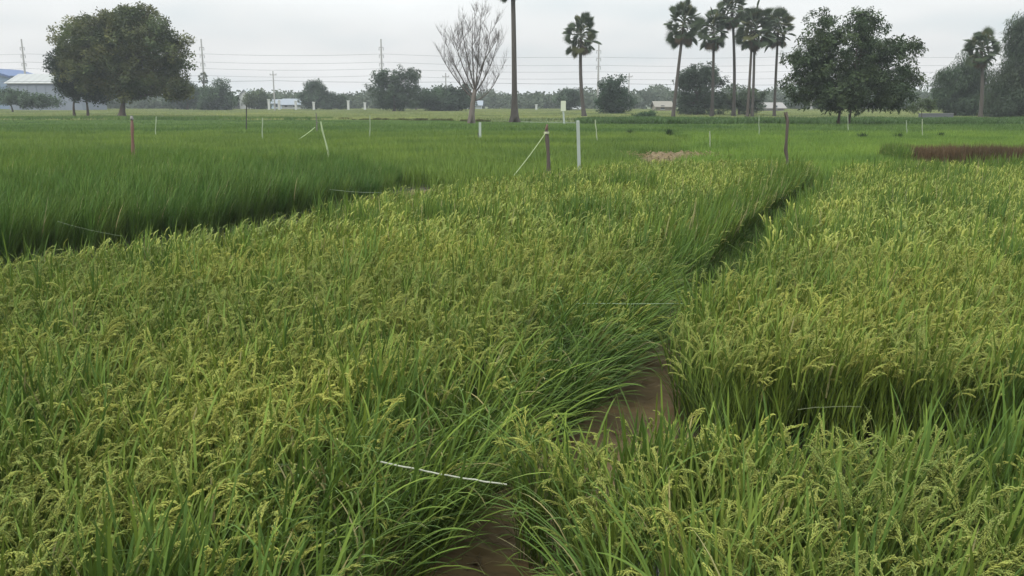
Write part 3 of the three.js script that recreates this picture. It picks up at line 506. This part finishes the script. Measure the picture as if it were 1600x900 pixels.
const DARKWOOD = [0.07, 0.052, 0.042], REDWOOD = [0.15, 0.075, 0.055], WHITE = [0.33, 0.37, 0.33], BAMBOO = [0.33, 0.38, 0.22];
{
  const [g, v] = stake('wooden_post', 'reddish-brown wooden post with a grey top in the left green field', 'post', [206, 187], [208, 240], 0.6, 0.07, REDWOOD, { wob: 0.02, knots: true, seed: 61 });
  const t = new Tri(); t.rod([[v.x, v.y, 0], [v.x, v.y + 0.05, 0], [v.x + 0.005, v.y + 0.14, 0]], s => 0.078 - 0.03 * s, 8, [0.2, 0.19, 0.18]); mesh('post_top', t.geo(), matt, g);
}
{
  const [g, v] = stake('wooden_post', 'dark wooden post with a rope tied to its top beside the white post', 'post', [854, 202], [857, 258], 0.8, 0.06, DARKWOOD, { wob: 0.025, knots: true, seed: 62 });
  const t = new Tri(); t.rod([[v.x, v.y - 0.01, 0], [v.x + 0.02, v.y + 0.14, 0.01]], s => 0.05 - 0.03 * s, 7, [0.16, 0.1, 0.08]); mesh('split_top', t.geo(), matt, g);
  const q = new Tri(), y = v.y - 0.12; for (let k = 0; k < 3; k++) { const ring = []; for (let a = 0; a <= 12; a++) ring.push([v.x + Math.cos(a / 6 * Math.PI) * 0.066, y + k * 0.02, Math.sin(a / 6 * Math.PI) * 0.066]); q.rod(ring, 0.012, 5, [0.38, 0.38, 0.26]); } mesh('rope_knot', q.geo(), matt, g);
}
{
  const [g, v] = stake('concrete_post', 'white square concrete post at the far edge of the middle rice', 'post', [903, 190], [905, 260], 0.8, 0.043, [0.3, 0.335, 0.3], { square: true });
  const t = new Tri(); t.box(v.x - 0.036, v.y, -0.036, v.x + 0.036, v.y + 0.03, 0.036, [0.4, 0.43, 0.4]); mesh('post_cap', t.geo(), paint, g);
}
{
  const [g, v] = stake('wooden_pole', 'crooked dark branch pole at the end of the mud path', 'pole', [1230, 175], [1230, 262], 0.8, 0.055, DARKWOOD, { wob: 0.07, knots: true, segs: 9, taper: 0.35, seed: 63 });
  const t = new Tri(); t.rod([[v.x * 0.93, v.y * 0.9, 0], [v.x - 0.06, v.y * 0.97, 0.02], [v.x - 0.09, v.y * 1.0, 0.02]], s => 0.03 - 0.018 * s, 6, DARKWOOD); mesh('branch_stub', t.geo(), matt, g);
}
{
  const [g, v] = stake('wooden_post', 'short dark post with a rope and a leaning pale stick against it', 'post', [494, 176], [495, 205], 0.5, 0.05, [0.12, 0.11, 0.09], { wob: 0.03, knots: true, seed: 64 });
  const t = new Tri(); t.rod([[v.x - 0.06, v.y * 0.62, 0], [v.x + 0.05, v.y * 0.63, 0.02], [v.x + 0.16, v.y * 0.6, 0.03]], 0.03, 6, [0.12, 0.11, 0.09]); mesh('crosspiece', t.geo(), matt, g);
}
stake('bamboo_stick', 'long pale green stick leaning right of the short dark post', 'stick', [501, 190], [513, 242], 0.7, 0.035, [0.30, 0.36, 0.20], { wob: 0.03, knots: true, seed: 65 });
stake('dark_stake', 'slim black pole standing in the far green field', 'pole', [385, 164], [385, 203], 0.5, 0.05, [0.035, 0.035, 0.03], { taper: 0.1, wob: 0.01 });
const stakes = [
  [[244, 182], [243, 212], 'pale thin stake just right of the reddish-brown post'], [[410, 184], [410, 218], 'pale thin stake right of the slim black pole'], [[578, 180], [578, 213], 'pale thin stake in line with the spiky-topped tree'],
  [[930, 187], [933, 220], 'pale stake with a bent foot right of the white concrete post'], [[1109, 205], [1109, 230], 'pale stake at the right end of the earth heap'], [[1186, 180], [1186, 211], 'pale stake left of the crooked pole'], [[1441, 186], [1441, 213], 'pale stake below the wispy sapling'], [[1416, 188], [1417, 208], 'thin faint stake left of the wispy sapling'], [[1325, 180], [1325, 203], 'white stake against the two trunks of the feathery tree']];
stakes.forEach(([t, f, l], i) => { const [g, v] = stake('field_stake', l, 'stake', t, f, 0.5, 0.032, jit([0.27, 0.31, 0.2], rng(70 + i), 0.3), { group: 'thin stakes standing in the fields', wob: 0.03, seed: 70 + i, knots: true }); const q = new Tri(); q.rod([[v.x, v.y - 0.04, -0.05], [v.x, v.y - 0.04, 0.05]], 0.008, 5, [0.5, 0.5, 0.4]); mesh('string_nail', q.geo(), matt, g); });
{
  const [g, v] = stake('concrete_post', 'short white post with a dark foot below the leafless tree', 'post', [750, 191], [750, 216], 0.5, 0.07, WHITE, { square: true });
  const t = new Tri(); t.box(-0.13, 0.05, -0.05, -0.075, 0.8, 0.05, [0.05, 0.05, 0.04]); mesh('dark_prop', t.geo(), matt, g);
}
{
  const [g, v] = stake('field_sign', 'pale signboard on a white post left of the curved palm', 'sign', [880, 172], [882, 197], 0.1, 0.09, WHITE, { square: true });
  const t = new Tri(); t.box(v.x - 0.26, v.y - 0.1, 0.095, v.x + 0.26, v.y + 0.95, 0.13, [0.5, 0.52, 0.4]); mesh('sign_board', t.geo(), paint, g);
}
function cord(name, label, a, b, sag, rad, c, category = 'string') {
  const p = a.clone(), d = b.clone().sub(a), t = new Tri(), n = 24, pts = []; for (let k = 0; k <= n; k++) { const s = k / n; pts.push([d.x * s, d.y * s - sag * 4 * s * (1 - s) + 0.006 * fbm(s * 9, rad * 1e3, 2), d.z * s + 0.01 * fbm(s * 6, 4, rad * 999)]); }
  t.rod(pts, rad, 6, c); const m = mesh(name, t.geo(), paint); m.position.copy(p); return tag(m, label, category);
}
cord('string', 'white string stretched over the mud path at the bottom of the picture', atD(588, 720, 4.05), atD(792, 757, 4.1), 0.008, 0.0042, [0.42, 0.42, 0.34]);
cord('string', 'thin pale string crossing the path between the middle and right rice', atD(900, 474, 7.4), atD(1085, 474, 7.6), 0.004, 0.0022, [0.25, 0.32, 0.2]);
cord('string', 'white string hanging across the ditch below the short dark post', atD(515, 296, 19.8), atD(596, 301, 20.2), 0.02, 0.004, [0.22, 0.27, 0.18]);
cord('string', 'faint sagging string in front of the tall dark rice at the left', atD(90, 346, 13.2), atD(192, 369, 13.2), 0.02, 0.003, [0.08, 0.11, 0.05]);
cord('straw', 'pale fallen stalk in the shade at the foot of the right rice', atD(1246, 640, 5.72), atD(1346, 636, 5.66), -0.01, 0.0022, [0.15, 0.17, 0.08], 'straw');
cord('rope', 'pale guy rope slanting left from the dark wooden post', atD(853, 207, 24.1), atD(803, 274, 23.4), 0.03, 0.012, [0.28, 0.33, 0.17], 'rope');
cord('rope', 'pale rope slanting left from the short dark post in the field', atD(492, 199, 53), atD(455, 224, 50), 0.06, 0.02, [0.27, 0.34, 0.15], 'rope');

{ // earth heap with straw at the bend of the ditch
  const c = new THREE.Vector3(HEAP[0], 0, HEAP[1]), t = new Tri(), n = 56, m = 26, pos = [];
  const g = thing('earth_heap', new THREE.Vector3(c.x, 0, c.z), 'low brown earth heap with pale straw at the end of the middle rice', 'earth heap');
  for (let j = 0; j <= m; j++) for (let i = 0; i <= n; i++) { const x = (i / n - 0.5) * 4.4, z = (j / m - 0.5) * 4.2, e = Math.max(0, 1 - Math.pow(Math.abs(x) / 2.1, 2.4) - Math.pow(Math.abs(z) / 2, 2.4)), y = -0.05 + e * (0.5 + 0.6 * fbm(x * 1.3, 2, z * 1.3) + 0.3 * fbm(x * 4, 6, z * 4)); t.v(x, y, z, mix([0.085, 0.055, 0.025], [0.16, 0.115, 0.055], Math.max(0, Math.min(1, 0.5 + 1.4 * fbm(x * 2, 9, z * 2))))); }
  for (let j = 0; j < m; j++) for (let i = 0; i < n; i++) { const a = j * (n + 1) + i, b = a + 1, d = a + n + 1; t.f(a, d, b, b, d, d + 1); }
  mesh('soil', t.geo(), matt, g);
  const r = rng(90), s = new Tri(); for (let k = 0; k < 200; k++) { const x = (r() - 0.5) * 3.8, z = (r() - 0.5) * 3, a = r() * 6.28; s.rod([[x, 0.3 + r() * 0.2, z], [x + Math.cos(a) * 0.25, 0.38 + r() * 0.2, z + Math.sin(a) * 0.25]], 0.014, 3, jit([0.2, 0.155, 0.075], r, 0.4)); }
  mesh('straw', s.geo(), matt, g).userData.kind = 'stuff';
}
{ // dark weeds in the fields
  const r = rng(95), L = [[985, 209, 'dark weed clump left of the other weeds beyond the white post'], [1046, 208, 'wide dark weed clump above the earth heap'], [1348, 214, 'dark weed clump below the feathery tree'], [1404, 215, 'largest dark weed clump, right below the feathery tree'], [1470, 213, 'faint dark weed clump before the tree clump at right']];
  for (const [px, py, l] of L) { const p = onH(px, py, 0.5), g = thing('weed_clump', new THREE.Vector3(p.x, 0, p.z), l, 'weeds', 'weed clumps in the fields'), t = new Tri(); for (let k = 0; k < 90; k++) blade(t, r, (r() - 0.5) * 0.2, 0, (r() - 0.5) * 0.2, r() * 6.28, 0.6 + r() * 0.3, 0.05, 0.05 + r() * 0.3, 0.6, jit([0.03, 0.055, 0.02], r, 0.3), 4); mesh('leaves', t.geo(), leafMat, g).userData.kind = 'stuff'; const s = new Tri(); for (let k = 0; k < 6; k++) { const a = r() * 6.28; s.rod([[0, 0, 0], [Math.cos(a) * 0.08, 0.5, Math.sin(a) * 0.08]], 0.01, 4, [0.06, 0.07, 0.03]); } mesh('stems', s.geo(), matt, g).userData.kind = 'stuff'; }
}

// ---------------------------------------------------------------- power lines
function pole(label, px, top, D, o = {}) {
  const p = atD(px, 160, D); p.y = 0; const h = atD(px, top, D).y, g = thing('power_pole', p, label, 'power pole', o.group), c = [0.30, 0.29, 0.28], t = new Tri();
  t.rod([[0, -0.2, 0], [0, h * 0.5, 0], [0, h, 0]], s => (o.w || 0.34) * (1 - 0.45 * s), 8, c); mesh('shaft', t.geo(), paint, g);
  for (const y of o.arms || []) { const yy = atD(px, y, D).y, b = new Tri(); b.box(-o.reach, yy - 0.1, -0.1, o.reach, yy + 0.1, 0.1, c); mesh('cross_arm', b.geo(), paint, g); for (const s of [-1, 1]) { const q = new Tri(), l = o.drop || -0.5; q.rod([[s * o.reach * 0.93, yy, 0], [s * o.reach * 0.93, yy - l * 0.5, 0], [s * o.reach * 0.93, yy - l, 0]], s2 => 0.09 + 0.04 * Math.sin(s2 * 3), 7, [0.34, 0.34, 0.35]); mesh('insulator', q.geo(), paint, g); } }
  return g;
}
const TALL = { arms: [74, 86, 99], reach: 0.75, drop: 1.0, w: 0.42, group: 'tall power poles' }, SLIM = { arms: [117], reach: 0.9, drop: -0.4, w: 0.26, group: 'slim utility poles' };
pole('left tall power pole, rising behind the dome-shaped bush', 321, 61, 300, TALL);
pole('middle tall power pole, rising behind the spiky-topped tree', 598, 61, 300, TALL);
pole('right tall power pole, just right of the curved palm', 934, 66, 300, { ...TALL, arms: [79, 91, 104] });
pole('tall power pole behind the feathery tree', 1268, 64, 300, { ...TALL, arms: [77, 89, 102] });
pole('leftmost tall power pole, behind the warehouse', 44, 61, 300, TALL);
pole('slim utility pole right of the small round bush', 429, 111, 255, SLIM);
pole('slim utility pole left of the leafless tree', 697, 114, 255, { ...SLIM, arms: [120] });
pole('slim utility pole right of the round-topped tree', 982, 114, 255, { ...SLIM, arms: [120] });
function wire(label, xs, ys, D, sag, rad, side) {
  const t = new Tri(), o = atD(xs[0], ys[0], D); let last = null; const pts = [];
  for (let k = 0; k < xs.length - 1; k++) { const a = atD(xs[k], ys[k], D), b = atD(xs[k + 1], ys[k + 1], D); for (let q = k ? 1 : 0; q <= 14; q++) { const s = q / 14; pts.push([a.x + (b.x - a.x) * s - o.x, a.y + (b.y - a.y) * s - sag * 4 * s * (1 - s) - o.y, side]); } }
  t.rod(pts, rad, 4, [0.12, 0.12, 0.13]); const m = mesh('power_line', t.geo(), paint); m.position.copy(o); tag(m, label, 'power line', 'power lines across the sky');
}
const TX = [-260, 44, 321, 598, 934, 1268, 1620, 1960], off = [0, 0, 0, 0, 5, 3, 3, 3];
[[84, 'topmost power line across the sky'], [97, 'second power line from the top'], [107, 'third power line from the top'], [118, 'fourth power line from the top']].forEach(([y, l], i) => wire(l, TX, off.map(q => y + q), 300, 0.55, 0.036, (i % 2 - 0.5) * 1.6));
const SX = [-120, 162, 429, 697, 982, 1270, 1560, 1850];
wire('lowest power line, strung on the slim utility poles', SX, [126, 126, 126, 128, 131, 132, 132, 132], 255, 0.25, 0.042, 0);

// ---------------------------------------------------------------- buildings
function shed(name, label, px0, px1, eave, ridge, D, o) {       // ridge runs across the view
  const a = atD(px0, 160, D), b = atD(px1, 160, D), w = b.x - a.x, he = atD(px0, eave, D).y, hr = atD(px0, ridge, D).y, dp = o.depth || 10;
  const g = thing(name, new THREE.Vector3(a.x, 0, -D), label, o.category || 'house'), t = new Tri(), c = o.wall;
  t.box(0, -0.2, -dp, w, he, 0, c); t.poly([[0, he, 0.0], [0, hr - 0.1, -dp / 2], [0, he, -dp]], c); t.poly([[w, he, 0], [w, hr - 0.1, -dp / 2], [w, he, -dp]], c); mesh('wall', t.geo(), paint, g);
  const r = new Tri(), e = o.over ?? 0.6, th = 0.18; for (const s of [0, 1]) { const z0 = s ? -dp - e : e, y0 = he - 0.15; r.poly([[-e, y0, z0], [w + e, y0, z0], [w + e, hr, -dp / 2], [-e, hr, -dp / 2]], o.roof); r.poly([[-e, y0 - th, z0], [w + e, y0 - th, z0], [w + e, y0, z0], [-e, y0, z0]], o.roof); r.poly([[-e, y0 - th, z0], [-e, y0, z0], [-e, hr, -dp / 2], [-e, hr - th, -dp / 2]], o.roof); r.poly([[w + e, y0 - th, z0], [w + e, y0, z0], [w + e, hr, -dp / 2], [w + e, hr - th, -dp / 2]], o.roof); }
  const rm = mesh('roof', r.geo(), paint, g);
  if (o.ribs) for (let x = 0; x < w; x += o.ribs) { const q = new Tri(); q.poly([[x, he - 0.08, e], [x + 0.25, he - 0.08, e], [x + 0.25, hr + 0.07, -dp / 2], [x, hr + 0.07, -dp / 2]], o.roof.map(v => v * 0.92)); mesh('roof_rib', q.geo(), paint, rm); }
  if (o.panels) for (let x = 1; x < w - 1.5; x += o.panels) { const q = new Tri(); q.box(x, 0, 0.02, x + o.panels * 0.86, he - 0.6, 0.12, c.map(v => v * (0.9 + 0.2 * ((x * 7.3) % 1)))); mesh('wall_panel', q.geo(), paint, g); }
  for (const [x, y, ww, hh] of o.windows || []) { const q = new Tri(); q.box(x, y, 0.02, x + ww, y + hh, 0.1, [0.04, 0.05, 0.06]); const f = mesh('window', q.geo(), paint, g), s = new Tri(); s.box(x - 0.1, y - 0.15, 0.02, x + ww + 0.1, y - 0.002, 0.22, [0.5, 0.5, 0.48]); mesh('sill', s.geo(), paint, f); }
  return g;
}
shed('warehouse', 'long grey-blue warehouse with a pale metal roof at the left edge', 14, 128, 129, 114, 265, { category: 'warehouse', depth: 16, wall: [0.17, 0.19, 0.23], roof: [0.3, 0.3, 0.29], ribs: 2.2, panels: 2.6 });
{ // blue-roofed hall, gable end towards us
  const D = 310, a = atD(-62, 160, D), b = atD(20, 160, D), w = b.x - a.x, he = atD(20, 118, D).y, hr = atD(-20, 106, D).y, g = thing('warehouse', new THREE.Vector3(a.x, 0, -D), 'blue-roofed hall just inside the left edge behind the pale roof', 'warehouse');
  const t = new Tri(); t.box(0, -0.2, -24, w, he, 0, [0.14, 0.19, 0.27]); t.poly([[0, he, 0], [w, he, 0], [w / 2, hr, 0]], [0.14, 0.19, 0.27]); mesh('wall', t.geo(), paint, g);
  const r = new Tri(); for (const s of [0, 1]) { const x = s ? w + 0.6 : -0.6; r.poly([[x, he - 0.2, 0.8], [w / 2, hr + 0.1, 0.8], [w / 2, hr + 0.1, -24.5], [x, he - 0.2, -24.5]], [0.04, 0.078, 0.19]); r.poly([[x, he - 0.9, 0.8], [x, he - 0.2, 0.8], [w / 2, hr + 0.1, 0.8], [w / 2, hr - 0.6, 0.8]], [0.04, 0.078, 0.19]); } mesh('roof', r.geo(), paint, g);
}
const HOUSE = { wall: [0.4, 0.4, 0.39], roof: [0.19, 0.21, 0.24], depth: 8 };
{ // small gabled house, gable towards us
  const D = 320, a = atD(374, 160, D), b = atD(391, 160, D), w = b.x - a.x, he = atD(380, 150, D).y, hr = atD(380, 140, D).y, g = thing('gabled_house', new THREE.Vector3(a.x, 0, -D), 'pale gabled house between the dome-shaped bush and the small round bush', 'house'), t = new Tri();
  t.box(0, -0.2, -8, w, he, 0, HOUSE.wall); t.poly([[0, he, 0], [w, he, 0], [w / 2, hr, 0]], HOUSE.wall); mesh('wall', t.geo(), paint, g);
  const r = new Tri(); for (const x of [-0.5, w + 0.5]) r.poly([[x, he - 0.3, 0.5], [w / 2, hr + 0.15, 0.5], [w / 2, hr + 0.15, -8.5], [x, he - 0.3, -8.5]], [0.45, 0.46, 0.48]); mesh('roof', r.geo(), paint, g);
  const q = new Tri(); q.box(w * 0.4, 2.2, 0.02, w * 0.6, 3.6, 0.1, [0.06, 0.07, 0.09]); mesh('window', q.geo(), paint, g);
}
shed('low_house', 'low pale wing joined to the left of the gabled house', 360, 373, 153, 146, 322, { ...HOUSE, roof: [0.5, 0.51, 0.52], windows: [[0.8, 1.2, 0.9, 0.9]] });
shed('low_house', 'low whitish house with a grey-blue roof right of the slim utility pole', 440, 470, 163, 154, 318, { ...HOUSE, windows: [[1, 1, 1, 1], [4, 1, 1, 1]] });
shed('low_house', 'pale blue-walled house behind the slim utility pole', 424, 440, 161, 155, 326, { ...HOUSE, wall: [0.4, 0.47, 0.56], windows: [[1.2, 1, 1, 1]] });
shed('low_house', 'long low white house under the wide dark tree clump', 716, 752, 164, 157, 316, { ...HOUSE, wall: [0.5, 0.52, 0.54], windows: [[1.5, 1, 1.2, 1], [4.5, 1, 1.2, 1]] });
shed('low_house', 'low white roof glimpsed left of the curved palm', 893, 908, 169, 164, 280, { ...HOUSE, roof: [0.36, 0.36, 0.36] });
shed('low_house', 'low pale house behind the rightmost palms of the row', 1186, 1226, 168, 160, 245, { ...HOUSE, wall: [0.26, 0.23, 0.21], roof: [0.2, 0.18, 0.17], windows: [[1, 0.8, 1, 1], [4, 0.8, 1, 1]] });
shed('low_house', 'beige low house between the round tree and the leftmost palm of the row', 1026, 1050, 166, 158, 250, { ...HOUSE, wall: [0.24, 0.2, 0.15], roof: [0.16, 0.14, 0.11], windows: [[1.2, 0.8, 1, 1]] });
[[420, 156, 'leftmost white gate pillar of the far boundary'], [436, 157, 'white gate pillar at the foot of the slim utility pole'], [462, 158, 'white gate pillar before the grey-blue roof'], [490, 160, 'white gate pillar under the flat-topped tree'], [544, 158, 'tall white pillar left of the spiky-topped tree'], [570, 161, 'short white pillar just left of the spiky-topped tree'], [838, 164, 'white pillar right of the tall palm']].forEach(([px, top, l]) => {
  const D = 282, p = atD(px, 160, D); p.y = 0; const h = atD(px, top, D).y, g = thing('white_pillar', p, l, 'pillar', 'white pillars along the far boundary'), t = new Tri(), c = new Tri();
  t.box(-0.32, -0.1, -0.32, 0.32, h, 0.32, [0.42, 0.42, 0.4]); mesh('shaft', t.geo(), paint, g); c.box(-0.42, h, -0.42, 0.42, h + 0.16, 0.42, [0.62, 0.62, 0.6]); mesh('cap', c.geo(), paint, g);
});
{
  const D = 128, a = atD(1438, 160, D), b = atD(1492, 160, D), w = b.x - a.x, h = atD(1440, 178, D).y, g = thing('grey_wall', new THREE.Vector3(a.x, 0, -D), 'low grey-blue block wall between the feathery tree and the right clump', 'wall'), t = new Tri();
  t.box(0, -0.1, -0.2, w, h, 0, [0.085, 0.088, 0.095]); mesh('wall', t.geo(), paint, g); const c = new Tri(); c.box(-0.05, h, -0.25, w + 0.05, h + 0.1, 0.05, [0.12, 0.12, 0.125]); mesh('coping', c.geo(), paint, g);
}

renderer.render(scene, camera);
